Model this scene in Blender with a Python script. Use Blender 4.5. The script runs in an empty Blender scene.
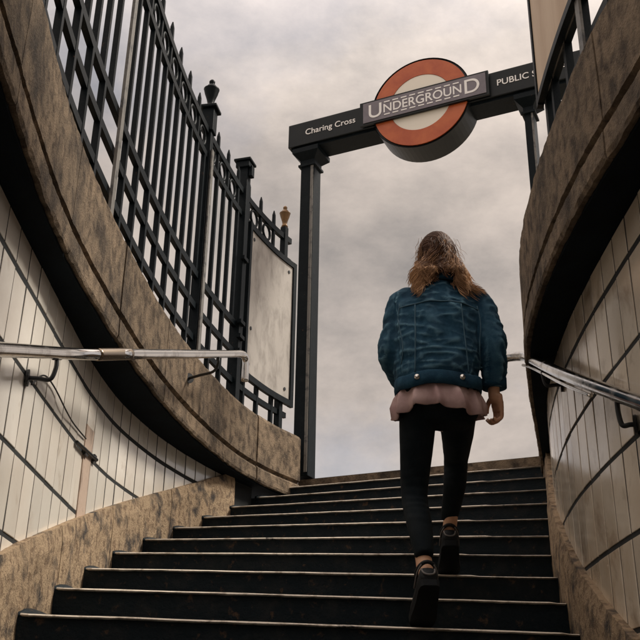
import bpy, bmesh, math, random
import numpy as np
from mathutils import Vector, Matrix, noise

random.seed(7)
rng = np.random.default_rng(7)
scene = bpy.context.scene
COL = scene.collection
Z0 = 1.5                      # camera eye height above the lower floor
STREET = 1.7                  # street level above the eye
RAD = math.radians

# ------------------------------------------------------------------ camera
F_PX, PITCH, ROLL = 930.0, RAD(23.15), RAD(1.0)
cam_data = bpy.data.cameras.new('camera')
cam_data.sensor_width = 36.0
cam_data.lens = 36.0 * F_PX / 640.0
cam_data.clip_start = 0.05
cam_data.clip_end = 3000
cam = bpy.data.objects.new('camera', cam_data)
COL.objects.link(cam)
fwd = Vector((0, math.cos(PITCH), math.sin(PITCH)))
up0 = Vector((0, -math.sin(PITCH), math.cos(PITCH)))
rt0 = Vector((1, 0, 0))
rt = rt0 * math.cos(ROLL) + up0 * math.sin(ROLL)
upv = -rt0 * math.sin(ROLL) + up0 * math.cos(ROLL)
m = Matrix((rt, upv, -fwd)).transposed().to_4x4()
m.translation = Vector((0, 0, Z0))
cam.matrix_world = m
scene.camera = cam
scene.render.resolution_x = scene.render.resolution_y = 1024

# ------------------------------------------------------------------ sky and sun
SUN_EL, SUN_AZ = RAD(48), RAD(78)      # azimuth clockwise from +Y: to the right, a little ahead
world = bpy.data.worlds.new('World')
scene.world = world
world.use_nodes = True
nt = world.node_tree
nt.nodes.clear()
def wn(t, **k):
    n = nt.nodes.new(t)
    for a, b in k.items():
        setattr(n, a, b)
    return n
wl = nt.links.new
out = wn('ShaderNodeOutputWorld')
bg_sky = wn('ShaderNodeBackground')
bg_cloud = wn('ShaderNodeBackground')
mix = wn('ShaderNodeMixShader')
sky = wn('ShaderNodeTexSky', sky_type='NISHITA')
sky.sun_disc = False
sky.sun_elevation = SUN_EL
sky.sun_rotation = SUN_AZ
sky.dust_density = 2.0
bg_sky.inputs[1].default_value = 0.05
sky.ozone_density = 0.4
wl(sky.outputs[0], bg_sky.inputs[0])
geo = wn('ShaderNodeTexCoord')
sep = wn('ShaderNodeSeparateXYZ')
wl(geo.outputs['Generated'], sep.inputs[0])
addz = wn('ShaderNodeMath', operation='ADD'); addz.inputs[1].default_value = 0.35
mx = wn('ShaderNodeMath', operation='MAXIMUM'); mx.inputs[1].default_value = 0.0
wl(sep.outputs[2], mx.inputs[0]); wl(mx.outputs[0], addz.inputs[0])
dvx = wn('ShaderNodeMath', operation='DIVIDE'); dvy = wn('ShaderNodeMath', operation='DIVIDE')
wl(sep.outputs[0], dvx.inputs[0]); wl(addz.outputs[0], dvx.inputs[1])
wl(sep.outputs[1], dvy.inputs[0]); wl(addz.outputs[0], dvy.inputs[1])
comb = wn('ShaderNodeCombineXYZ')
wl(dvx.outputs[0], comb.inputs[0]); wl(dvy.outputs[0], comb.inputs[1]); comb.inputs[2].default_value = 3.7
n1 = wn('ShaderNodeTexNoise'); n1.inputs['Scale'].default_value = 2.2; n1.inputs['Detail'].default_value = 7
n1.inputs['Roughness'].default_value = 0.55; n1.inputs['Distortion'].default_value = 0.15
n2 = wn('ShaderNodeTexNoise'); n2.inputs['Scale'].default_value = 4.2; n2.inputs['Detail'].default_value = 8
n2.inputs['Roughness'].default_value = 0.63; n2.inputs['Distortion'].default_value = 0.12
mpw = wn('ShaderNodeMapping'); mpw.inputs['Location'].default_value = (12.3, 4.4, 2.7); mpw.inputs['Scale'].default_value = (1, 1, 1.7)
wl(geo.outputs['Generated'], mpw.inputs[0])
wl(mpw.outputs[0], n1.inputs['Vector']); wl(mpw.outputs[0], n2.inputs['Vector'])
cov = wn('ShaderNodeValToRGB')
cov.color_ramp.elements[0].position = 0.40; cov.color_ramp.elements[0].color = (0.7, 0.7, 0.7, 1)
cov.color_ramp.elements[1].position = 0.52; cov.color_ramp.elements[1].color = (1, 1, 1, 1)
wl(n1.outputs[0], cov.inputs[0])
ccol = wn('ShaderNodeValToRGB')
e = ccol.color_ramp.elements
e[0].position = 0.26; e[0].color = (0.125, 0.115, 0.110, 1)
e[1].position = 0.64; e[1].color = (0.285, 0.246, 0.218, 1)
wl(n2.outputs[0], ccol.inputs[0])
wl(ccol.outputs[0], bg_cloud.inputs[0])
# an overcast sky is brighter towards the zenith
zen = wn('ShaderNodeMapRange', interpolation_type='SMOOTHSTEP'); zen.inputs[1].default_value = 0.5; zen.inputs[2].default_value = 1.0
zen.inputs[3].default_value = 1.0; zen.inputs[4].default_value = 4.2
wl(sep.outputs[2], zen.inputs[0]); wl(zen.outputs[0], bg_cloud.inputs[1])
wl(cov.outputs[0], mix.inputs[0]); wl(bg_sky.outputs[0], mix.inputs[1]); wl(bg_cloud.outputs[0], mix.inputs[2])
wl(mix.outputs[0], out.inputs[0])

sun_d = bpy.data.lights.new('sun', 'SUN')
sun_d.energy = 1.5
sun_d.angle = RAD(12)
sun_d.color = (1.0, 0.93, 0.82)
sun = bpy.data.objects.new('sun', sun_d)
COL.objects.link(sun)
sd = Vector((math.sin(SUN_AZ) * math.cos(SUN_EL), math.cos(SUN_AZ) * math.cos(SUN_EL), math.sin(SUN_EL)))
sun.rotation_euler = sd.to_track_quat('Z', 'Y').to_euler()
sun.location = sd * 30

vs = scene.view_settings
vs.view_transform = 'Standard'; vs.look = 'None'; vs.gamma = 1.0; vs.exposure = 1.3
vs.use_curve_mapping = False

# ------------------------------------------------------------------ materials
def mat(name, base, rough=0.7, metal=0.0, col2=None, scale=8.0, lo=0.4, hi=0.65, col3=None, scale3=2.5, lo3=0.45, hi3=0.6,
        bump=0.0, bscale=60.0, stretch=(1, 1, 1), rnd=0.0, spec=0.5, rough2=None, coat=0.0, detail=8):
    """Procedural material: base colour, two layers of noise-shaped stain, grain bump, per-object tint."""
    M = bpy.data.materials.new(name); M.use_nodes = True
    t = M.node_tree; N = t.nodes; K = t.links.new
    b = N['Principled BSDF']
    b.inputs['Metallic'].default_value = metal
    b.inputs['Roughness'].default_value = rough
    b.inputs['Specular IOR Level'].default_value = spec
    b.inputs['Coat Weight'].default_value = coat
    g = N.new('ShaderNodeNewGeometry')
    mp = N.new('ShaderNodeMapping'); mp.inputs['Scale'].default_value = stretch
    K(g.outputs['Position'], mp.inputs[0])
    rgb = N.new('ShaderNodeRGB'); rgb.outputs[0].default_value = (*base, 1)
    cur = rgb.outputs[0]
    def layer(cur, c, s, a, z, rr):
        n = N.new('ShaderNodeTexNoise'); n.inputs['Scale'].default_value = s; n.inputs['Detail'].default_value = detail
        n.inputs['Roughness'].default_value = 0.62; n.inputs['Distortion'].default_value = 0.3
        K(mp.outputs[0], n.inputs['Vector'])
        mr = N.new('ShaderNodeMapRange'); mr.inputs[1].default_value = a; mr.inputs[2].default_value = z
        K(n.outputs[0], mr.inputs[0])
        x = N.new('ShaderNodeMix'); x.data_type = 'RGBA'
        K(mr.outputs[0], x.inputs[0]); K(cur, x.inputs[6]); x.inputs[7].default_value = (*c, 1)
        if rr is not None:
            r = N.new('ShaderNodeMapRange'); r.inputs[3].default_value = rough; r.inputs[4].default_value = rr
            K(mr.outputs[0], r.inputs[0]); K(r.outputs[0], b.inputs['Roughness'])
        return x.outputs[2]
    if col2: cur = layer(cur, col2, scale, lo, hi, rough2)
    if col3: cur = layer(cur, col3, scale3, lo3, hi3, None)
    if rnd:
        oi = N.new('ShaderNodeObjectInfo')
        r = N.new('ShaderNodeMapRange'); r.inputs[3].default_value = 1 - rnd; r.inputs[4].default_value = 1 + rnd * 0.4
        K(oi.outputs['Random'], r.inputs[0])
        hs = N.new('ShaderNodeHueSaturation'); K(cur, hs.inputs['Color']); K(r.outputs[0], hs.inputs['Value'])
        cur = hs.outputs[0]
    K(cur, b.inputs['Base Color'])
    if bump:
        n = N.new('ShaderNodeTexNoise'); n.inputs['Scale'].default_value = bscale; n.inputs['Detail'].default_value = 6
        n.inputs['Roughness'].default_value = 0.65
        K(mp.outputs[0], n.inputs['Vector'])
        bp = N.new('ShaderNodeBump'); bp.inputs['Strength'].default_value = bump; bp.inputs['Distance'].default_value = 0.01
        K(n.outputs[0], bp.inputs['Height']); K(bp.outputs[0], b.inputs['Normal'])
    return M

M_STONE = mat('weathered_stone', (0.27, 0.20, 0.135), 0.9, spec=0.2, col2=(0.085, 0.062, 0.044), scale=16, lo=0.42, hi=0.64,
              col3=(0.035, 0.03, 0.027), scale3=2.6, lo3=0.48, hi3=0.72, bump=1.0, bscale=110, stretch=(1, 1, 0.9), rnd=0.22, detail=14)
M_PLINTH = mat('peeling_plinth_paint', (0.42, 0.30, 0.185), 0.85, col2=(0.22, 0.145, 0.085), scale=28, lo=0.48, hi=0.60,
               col3=(0.055, 0.043, 0.035), scale3=7.0, lo3=0.50, hi3=0.64, bump=0.9, bscale=90, stretch=(1, 1, 1), rnd=0.15, detail=14)
M_TILE = mat('glazed_cream_tile', (0.83, 0.78, 0.70), 0.13, spec=0.9, col2=(0.70, 0.62, 0.53), scale=2.2, lo=0.42, hi=0.75,
             col3=(0.36, 0.25, 0.16), scale3=5.0, lo3=0.60, hi3=0.85, bump=0.05, bscale=9, rnd=0.12, rough2=0.28)
M_TILE_R = mat('grimy_cream_tile', (0.80, 0.71, 0.59), 0.11, spec=1.0, col2=(0.60, 0.48, 0.35), scale=2.6, lo=0.40, hi=0.70,
             col3=(0.24, 0.15, 0.085), scale3=5.0, lo3=0.52, hi3=0.80, bump=0.05, bscale=9, rnd=0.16, rough2=0.28)
M_GROUT = mat('dark_joint', (0.015, 0.017, 0.018), 0.9)
M_SOFFIT = mat('shade_dark_render', (0.008, 0.012, 0.016), 0.95, spec=0.1, col2=(0.006, 0.008, 0.01), scale=6)
M_STEP = mat('dark_step', (0.006, 0.013, 0.018), 0.6, spec=0.2, col2=(0.024, 0.027, 0.028), scale=9, lo=0.48, hi=0.72,
             col3=(0.10, 0.06, 0.035), scale3=26, lo3=0.60, hi3=0.72, bump=0.5, bscale=70)
M_NOSE = mat('worn_lit_nosing', (0.76, 0.67, 0.56), 0.5, col2=(0.30, 0.24, 0.18), scale=16, lo=0.5, hi=0.66,
             col3=(0.06, 0.05, 0.045), scale3=7, lo3=0.62, hi3=0.68, bump=0.3, bscale=80)
M_IRON = mat('painted_iron', (0.003, 0.0065, 0.009), 0.5, spec=0.12, col2=(0.007, 0.011, 0.014), scale=14, lo=0.5, hi=0.7,
             col3=(0.05, 0.032, 0.022), scale3=35, lo3=0.66, hi3=0.72, bump=0.12, bscale=90)
M_POST = mat('worn_lit_grey_iron', (0.16, 0.15, 0.135), 0.5, col2=(0.05, 0.05, 0.05), scale=18, lo=0.5, hi=0.65, bump=0.2)
M_STEEL = mat('stainless_steel', (0.68, 0.66, 0.63), 0.12, 1.0, col2=(0.45, 0.41, 0.37), scale=9, lo=0.5, hi=0.7, rough2=0.28, bump=0.03, bscale=30)
M_SLEEVE = mat('bronzed_steel', (0.30, 0.24, 0.18), 0.25, 1.0)
M_BLACK = mat('black_metal', (0.012, 0.014, 0.016), 0.45)
M_BOARD = mat('weathered_board', (0.42, 0.385, 0.35), 0.6, col2=(0.25, 0.225, 0.20), scale=9, lo=0.45, hi=0.68,
              col3=(0.08, 0.07, 0.06), scale3=16, lo3=0.68, hi3=0.74, bump=0.15, stretch=(1, 1, 0.5))
M_WOODB = mat('tan_board', (0.62, 0.47, 0.33), 0.6, col2=(0.48, 0.33, 0.21), scale=5, lo=0.4, hi=0.7, stretch=(1, 1, 0.25), bump=0.1)
M_SIGN = mat('sign_enamel', (0.005, 0.008, 0.010), 0.35, spec=0.3, col2=(0.009, 0.012, 0.013), scale=6)
M_PLATE = mat('grey_name_plate', (0.20, 0.178, 0.205), 0.35, col2=(0.165, 0.145, 0.168), scale=8)
M_RED = mat('roundel_red', (0.56, 0.135, 0.045), 0.3, col2=(0.44, 0.085, 0.03), scale=5)
M_WHITE = mat('sign_white', (0.90, 0.84, 0.73), 0.4)
M_LETTER = mat('white_lettering', (0.93, 0.91, 0.89), 0.5)
M_PAVE = mat('pavement_slab', (0.26, 0.23, 0.19), 0.85, col2=(0.15, 0.13, 0.11), scale=4, bump=0.3)
M_FLOOR = mat('passage_floor', (0.07, 0.065, 0.06), 0.7, col2=(0.04, 0.04, 0.04), scale=5)
M_BRASS = mat('aged_brass', (0.20, 0.11, 0.045), 0.4, 0.5, col2=(0.12, 0.07, 0.03), scale=25)
M_PATCH = mat('pinkish_cement', (0.50, 0.38, 0.30), 0.8, col2=(0.20, 0.15, 0.12), scale=10, lo=0.5, hi=0.66, bump=0.4, stretch=(1, 1, 0.4))
M_SKIN = mat('skin', (0.62, 0.36, 0.22), 0.5, col2=(0.50, 0.26, 0.16), scale=20, bump=0.04, bscale=200)
M_JEANS = mat('black_jeans', (0.004, 0.008, 0.011), 0.8, spec=0.12, col2=(0.009, 0.013, 0.016), scale=12, bump=0.25, bscale=500)
M_SHIRT = mat('pink_shirt', (0.50, 0.35, 0.335), 0.85, col2=(0.36, 0.23, 0.225), scale=9, bump=0.15, bscale=300)
M_SHOE = mat('black_trainer', (0.007, 0.009, 0.011), 0.6, spec=0.25, bump=0.2, bscale=300)
M_SOLE = mat('dark_sole', (0.010, 0.012, 0.014), 0.8, spec=0.15, bump=0.4, bscale=250)
M_TRIM = mat('grey_trim', (0.13, 0.12, 0.115), 0.6)
M_DENIM = mat('blue_denim', (0.014, 0.054, 0.098), 0.85, spec=0.15, col2=(0.030, 0.092, 0.145), scale=30, lo=0.42, hi=0.70,
              col3=(0.009, 0.032, 0.060), scale3=6.0, lo3=0.48, hi3=0.68, bump=0.5, bscale=420)
M_DENIM_FLAT = M_DENIM.copy(); M_DENIM_FLAT.name = 'blue_denim_trim'
def faded_lit_ridges(M, col, lo, hi):
    # denim fades where folds stand proud; their highlights are painted in with it
    t = M.node_tree; b = t.nodes['Principled BSDF']; src = b.inputs['Base Color'].links[0].from_socket
    g = t.nodes.new('ShaderNodeNewGeometry'); mr = t.nodes.new('ShaderNodeMapRange'); mr.inputs[1].default_value = lo; mr.inputs[2].default_value = hi
    t.links.new(g.outputs['Pointiness'], mr.inputs[0])
    x = t.nodes.new('ShaderNodeMix'); x.data_type = 'RGBA'; x.inputs[7].default_value = (*col, 1)
    t.links.new(mr.outputs[0], x.inputs[0]); t.links.new(src, x.inputs[6]); t.links.new(x.outputs[2], b.inputs['Base Color'])
faded_lit_ridges(M_DENIM, (0.13, 0.26, 0.34), 0.503, 0.55)
M_SEAM = mat('denim_seam', (0.03, 0.085, 0.13), 0.8, col2=(0.04, 0.10, 0.14), scale=60)
M_BUTTON = mat('jacket_button', (0.6, 0.58, 0.55), 0.3, 1.0)

def hair_material():
    M = bpy.data.materials.new('brown_hair'); M.use_nodes = True
    t = M.node_tree; N = t.nodes; K = t.links.new; b = N['Principled BSDF']
    a = N.new('ShaderNodeAttribute'); a.attribute_name = 'tone'
    r = N.new('ShaderNodeValToRGB'); e = r.color_ramp.elements
    e[0].position = 0.0; e[0].color = (0.018, 0.010, 0.007, 1)
    e[1].position = 1.0; e[1].color = (0.50, 0.29, 0.15, 1)
    q = e.new(0.5); q.color = (0.11, 0.05, 0.026, 1)
    K(a.outputs['Fac'], r.inputs[0]); K(r.outputs[0], b.inputs['Base Color'])
    b.inputs['Roughness'].default_value = 0.55; b.inputs['Specular IOR Level'].default_value = 0.12
    return M
M_HAIR = hair_material()

# ------------------------------------------------------------------ mesh helpers
def W(x, d, h):
    return Vector((x, d, h + Z0))

class MB:
    def __init__(s):
        s.v = []; s.f = []
    def add(s, vs_, fs):
        o = len(s.v); s.v += [Vector(p) for p in vs_]; s.f += [tuple(i + o for i in f) for f in fs]
        return s
    def box(s, c, size, R=None):
        hx, hy, hz = (q / 2 for q in size); R = R or Matrix.Identity(3); c = Vector(c)
        vs_ = [c + R @ Vector((x * hx, y * hy, z * hz)) for z in (-1, 1) for y in (-1, 1) for x in (-1, 1)]
        return s.add(vs_, [(0, 2, 3, 1), (4, 5, 7, 6), (0, 1, 5, 4), (2, 6, 7, 3), (0, 4, 6, 2), (1, 3, 7, 5)])
    def rings(s, rings, cap=True, closed=False):
        n = len(rings[0]); vs_ = [p for r in rings for p in r]; fs = []
        R = len(rings)
        for i in range(R if closed else R - 1):
            j = (i + 1) % R
            for k in range(n):
                l = (k + 1) % n
                fs.append((i * n + k, i * n + l, j * n + l, j * n + k))
        if cap and not closed:
            fs.append(tuple(range(n))[::-1]); fs.append(tuple((R - 1) * n + k for k in range(n)))
        return s.add(vs_, fs)
    def tube(s, path, rad, seg=10, up=Vector((0, 0, 1)), flat=None, closed=False):
        path = [Vector(p) for p in path]; n = len(path)
        rr = rad if hasattr(rad, '__len__') else [rad] * n
        out_ = []; prev = None
        for i, p in enumerate(path):
            if closed: t = path[(i + 1) % n] - path[i - 1]
            else: t = path[min(i + 1, n - 1)] - path[max(i - 1, 0)]
            t.normalize()
            if prev is None:
                u = up if abs(t.dot(up)) < 0.95 else Vector((1, 0, 0))
                a = u.cross(t).normalized()
            else:
                a = (prev - t * prev.dot(t)).normalized()
            prev = a; b = t.cross(a)
            fl = flat or (1, 1)
            out_.append([p + a * (math.cos(q) * rr[i] * fl[0]) + b * (math.sin(q) * rr[i] * fl[1])
                         for q in [2 * math.pi * k / seg + (math.pi / 4 if seg == 4 else 0) for k in range(seg)]])
        return s.rings(out_, closed=closed)
    def lathe(s, base, prof, seg=16):
        base = Vector(base)
        return s.rings([[base + Vector((r * math.cos(2 * math.pi * k / seg), r * math.sin(2 * math.pi * k / seg), z)) for k in range(seg)] for r, z in prof])
    def mesh(s, name, origin=Vector((0, 0, 0)), smooth=False):
        me = bpy.data.meshes.new(name)
        me.from_pydata([tuple(p - origin) for p in s.v], [], s.f)
        bm = bmesh.new(); bm.from_mesh(me); bmesh.ops.recalc_face_normals(bm, faces=bm.faces); bm.to_mesh(me); bm.free()
        if smooth:
            me.polygons.foreach_set('use_smooth', [True] * len(me.polygons))
        return me
    def build(s, name, mat_, parent=None, origin=None, smooth=False, bevel=0.0):
        o_ = Vector(origin or (0, 0, 0))
        q_ = parent
        while q_: o_ = o_ + q_.location; q_ = q_.parent
        me = s.mesh(name, o_, smooth); me.materials.append(mat_)
        ob = bpy.data.objects.new(name, me); COL.objects.link(ob)
        if parent: ob.parent = parent
        else: ob.location = o_
        if parent is None: LOC[ob.name] = o_
        if bevel:
            bv = ob.modifiers.new('bevel', 'BEVEL'); bv.width = bevel; bv.segments = 2; bv.limit_method = 'ANGLE'
        return ob
LOC = {}
def tag(o, label, cat, group=None):
    o['label'] = label; o['category'] = cat
    if group: o['group'] = group
    return o
def thing(name, loc, label=None, cat=None, group=None, kind=None):
    o = bpy.data.objects.new(name, None); COL.objects.link(o); o.location = loc; o.empty_display_size = 0.2
    if label: tag(o, label, cat, group)
    if kind: o['kind'] = kind
    bpy.context.view_layer.update()
    return o
def place(name, me, parent, loc, rot=None, scale=None):
    """An object sharing mesh data, as a part of parent (loc in world space; parents are never rotated)."""
    o = bpy.data.objects.new(name, me); COL.objects.link(o); o.parent = parent
    o.location = Vector(loc) - parent.matrix_world.translation
    if rot is not None: o.rotation_euler = rot
    if scale is not None: o.scale = scale
    return o
class Curve:
    """Smooth x(d) through plan points, x across and d ahead of the camera."""
    def __init__(s, pts):
        s.p = np.array(pts, float)
        x, y = s.p[:, 0], s.p[:, 1]
        s.m = np.gradient(y, x)
    def __call__(s, d):
        x, y = s.p[:, 0], s.p[:, 1]
        if d <= x[0]: return float(y[0] + s.m[0] * (d - x[0]))
        if d >= x[-1]: return float(y[-1] + s.m[-1] * (d - x[-1]))
        i = int(np.searchsorted(x, d)) - 1; h = x[i + 1] - x[i]; t = (d - x[i]) / h
        return float((2 * t**3 - 3 * t**2 + 1) * y[i] + (t**3 - 2 * t**2 + t) * h * s.m[i] + (-2 * t**3 + 3 * t**2) * y[i + 1] + (t**3 - t**2) * h * s.m[i + 1])
    def slope(s, d):
        return (s(d + 0.02) - s(d - 0.02)) / 0.04
    def normal(s, d, side):
        """Unit plan vector pointing away from the stairwell (side -1 left, +1 right)."""
        k = s.slope(d); v = Vector((1, -k, 0)).normalized()
        return v * side
    def tangent(s, d):
        return Vector((s.slope(d), 1, 0)).normalized()
    def at(s, d, h, off, side):
        return W(s(d), d, h) + s.normal(d, side) * off
    def walk(s, d0, d1, step):
        """Depths at equal steps of arc length."""
        r = [d0]; d = d0
        while True:
            d += step / math.sqrt(1 + s.slope(d)**2)
            if d > d1: break
            r.append(d)
        return r
LC = Curve([[-3, -.66], [-1, -.69], [0, -.715], [1, -.755], [1.82, -.80], [2.3, -.85], [2.65, -.88], [3.1, -.893], [3.56, -.882], [4.2, -.848], [4.8, -.785], [5.6, -.64], [6.3, -.44], [6.6, -.31], [6.9, -.14]])
LW = Curve([[-3, -.80], [0, -.87], [1.8, -.94], [2.45, -.985], [3.08, -1.012], [3.6, -1.032], [4.11, -1.043], [4.58, -1.022], [4.97, -.97], [5.36, -.89], [5.73, -.785], [6.13, -.64], [6.5, -.47], [6.9, -.23]])
RC = Curve([[-3, .9], [0, .86], [2.03, .832], [2.5, .81], [2.78, .81], [3.2, .83], [3.74, .893], [4.34, 1.03], [5, 1.205], [5.67, 1.385], [6.4, 1.58], [7.2, 1.78]])
RW = Curve([[-3, 1.0], [0, .985], [2, .955], [2.7, .965], [3.2, .985], [3.65, 1.022], [4.1, 1.085], [4.41, 1.14], [4.67, 1.20], [4.95, 1.275], [5.22, 1.345], [5.5, 1.415], [5.77, 1.475], [6.04, 1.53], [6.5, 1.65], [7.2, 1.84]])

# ------------------------------------------------------------------ staircase
RISE = 0.14
ANG = np.interp(range(-12, 11), [-12, -3, -2, -1, 0, 1, 2, 3, 4, 5, 6, 7, 8, 9, 10], [17, 17, 16, 14, 11, 5.6, .2, -4.5, -8.8, -12.8, -16.4, -19.4, -22, -24.4, -26.3])
def step_line(n):
    a = ANG[max(0, min(22, n + 12))]
    return 3.44 + 0.3465 * n, math.tan(RAD(a)), 0.3 + RISE * n
def hit(n, curve, off=0.0, shift=0.0):
    d0, k, h = step_line(n)
    x = curve(d0)
    for _ in range(40):
        d = d0 + shift + (x - 0.3) * k
        x = 0.5 * x + 0.5 * (curve(d) + off)
    return x, d0 + shift + (x - 0.3) * k
stair = thing('staircase', W(0.1, 3.4, -1.38), kind='structure')
lend, rend = [], []
for n in range(-12, 11):
    h = step_line(n)[2]
    xl, dl = hit(n, LW, -0.06, 0.014); xr, dr = hit(n, RW, 0.06, 0.014)
    bl = hit(min(n + 1, 10), LW, -0.06, 0.09 if n < 10 else 0.5); br = hit(min(n + 1, 10), RW, 0.06, 0.09 if n < 10 else 0.5)
    lend.append((hit(n, LW)[1], h)); rend.append((hit(n, RW)[1], h))
    b = MB(); top, bot = h - 0.005, h - RISE - 0.05
    K = 28; front = [Vector((xl + (xr - xl) * i / K, dl + (dr - dl) * i / K, 0)) for i in range(K + 1)]
    back = [Vector((bl[0] + (br[0] - bl[0]) * i / K, bl[1] + (br[1] - bl[1]) * i / K, 0)) for i in range(K + 1)]
    rs = []
    for i in range(K + 1):
        j = noise.noise(Vector((i * 0.7, n * 3.1, 0))) * 0.003
        f, k_ = front[i] + Vector((0, j, 0)), back[i]
        rs.append([f + Vector((0, 0, bot + Z0)), f + Vector((0, 0, top + Z0)), k_ + Vector((0, 0, top + Z0)), k_ + Vector((0, 0, bot + Z0))])
    b.rings(rs)
    st = b.build('step', M_STEP if n < 10 else M_STONE, stair)
    if n < 10 and n >= -6:
        # nosing strip: worn edge, pale colour standing in for sky light on it, left end curling back against the plinth
        xa, da = hit(n, LW, 0.075, 0.0); xb, db = hit(n, RW, -0.045, 0.0)
        gap = 0.80 + 0.08 * random.random() if n > 1 else 0.97
        rows = []
        def prof(p, tdir, th, z):
            back_ = Vector((-tdir.y, tdir.x, 0))
            return [p + back_ * 0.002 + Vector((0, 0, z - th)), p - back_ * 0.004 + Vector((0, 0, z - th * 0.6)), p - back_ * 0.001 + Vector((0, 0, z - 0.002)),
                    p + back_ * 0.006 + Vector((0, 0, z)), p + back_ * 0.045 + Vector((0, 0, z)), p + back_ * 0.045 + Vector((0, 0, z - 0.012))]
        t = Vector((xb - xa, db - da, 0)).normalized()
        bk = Vector((-t.y, t.x, 0))
        curl = [(-0.05, 0.075, 0.03), (-0.045, 0.045, 0.012), (-0.03, 0.018, 0.003)]
        for cx, cb, cz in curl:
            rows.append(prof(Vector((xa, da, h + Z0 + cz)) + t * cx + bk * cb, t, 0.011, 0))
        for i in range(61):
            u = i / 60; p = Vector((xa + (xb - xa) * u, da + (db - da) * u, h + Z0))
            th = 0.0095 + 0.0022 * noise.noise(Vector((u * 14, n * 5.3, 1))) + 0.0022 * noise.noise(Vector((u * 50, n * 5.3, 4)))
            sag = 0.0012 * noise.noise(Vector((u * 9, n * 2.3, 9)))
            if u > gap: th *= 0.55
            rows.append(prof(p, t, max(th, 0.004), sag - (0.004 if u > gap else 0)))
        MB().rings(rows).build('nosing', M_NOSE, st)
for n in range(-5, 9):
    h = step_line(n)[2]; da, dz = hit(n, LW, .04)[1] + .012, hit(n + 1, LW, .04)[1] + .03
    b = MB(); b.tube([LW.at(da + (dz - da) * i / 6, h - .004, -.036, -1) for i in range(7)], [.010, .028, .038, .040, .040, .042, .045], 12)
    b.build('cove', M_STEP, stair, smooth=True)
fl = MB().box(W(0.1, -2.4, -1.62), (2.4, 3.8, 0.2)).build('floor', M_FLOOR); fl['kind'] = 'structure'
LD, LH = np.array(lend).T; RD, RH = np.array(rend).T
def lstep(d): return float(np.interp(d, LD, LH))
def rstep(d): return float(np.interp(d, RD, RH))

# street level pavement with the stairwell cut out of it
pv = MB(); ds = np.arange(-3.2, 6.95, 0.25)
BIG = 400
for c, side, off in ((LC, -1, 0.40), (RC, 1, 0.40)):
    a = [c.at(d, STREET, off, side) for d in ds]
    bb = [Vector((side * BIG, p.y, p.z)) for p in a]
    o = len(pv.v); n = len(a)
    pv.add(a + bb, [(i, i + 1, n + i + 1, n + i) for i in range(n - 1)])
lp, rp = LC.at(ds[-1], STREET, 0.40, -1), RC.at(ds[-1], STREET, 0.40, 1)
xl, dl = hit(10, LW, -0.30, 0.03); xr, dr = hit(10, RW, 0.30, 0.03)
z = STREET + Z0
pv.add([(-BIG, lp.y, z), lp, (xl, max(dl, lp.y), z), (xr, dr, z), (rp.x, rp.y, z), (BIG, rp.y, z), (BIG, BIG, z), (-BIG, BIG, z)],
       [(0, 1, 2, 7), (2, 3, 6, 7), (3, 4, 5, 6)])
lp, rp = LC.at(ds[0], STREET, 0.40, -1), RC.at(ds[0], STREET, 0.40, 1)
pv.add([(-BIG, lp.y, z), (lp.x, lp.y, z), (rp.x, rp.y, z), (BIG, rp.y, z), (BIG, -BIG, z), (-BIG, -BIG, z)], [(0, 1, 2, 3, 4, 5)])
p = pv.build('pavement', M_PAVE); p['kind'] = 'structure'
ew = MB().box(W(0.1, -3.3, 0.1), (2.6, 0.2, 3.4)).build('light_stop_wall', M_TILE); ew['kind'] = 'structure'  # unseen wall added behind the camera to stop light leaking in below street level

# ------------------------------------------------------------------ tiled walls, coping and plinth
TW, TH, GV, GH = 0.146, 0.272, 0.012, 0.017
JOINT = 1.345                                     # height of the uppermost horizontal joint
def tile_mesh(w, h, mt):
    b = MB(); t = 0.014; c = 0.0016
    o1 = [(-w / 2, 0, -h / 2), (w / 2, 0, -h / 2), (w / 2, 0, h / 2), (-w / 2, 0, h / 2)]
    o2 = [(x, t - c * .7, y2) for x, _, y2 in o1]
    o3 = [(x - math.copysign(c, x), t, y2 - math.copysign(c, y2)) for x, _, y2 in o1]
    b.rings([[Vector(q) for q in o1], [Vector(q) for q in o2], [Vector(q) for q in o3]])
    me = b.mesh('tile'); me.materials.append(mt); return me
TILES = {-1: tile_mesh(TW - GV, TH - GH, M_TILE), 1: tile_mesh(TW - GV, TH - GH, M_TILE_R)}
top_h = 1.486 - JOINT - GH
TILES_TOP = {-1: tile_mesh(TW - GV, top_h, M_TILE), 1: tile_mesh(TW - GV, top_h, M_TILE_R)}

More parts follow.
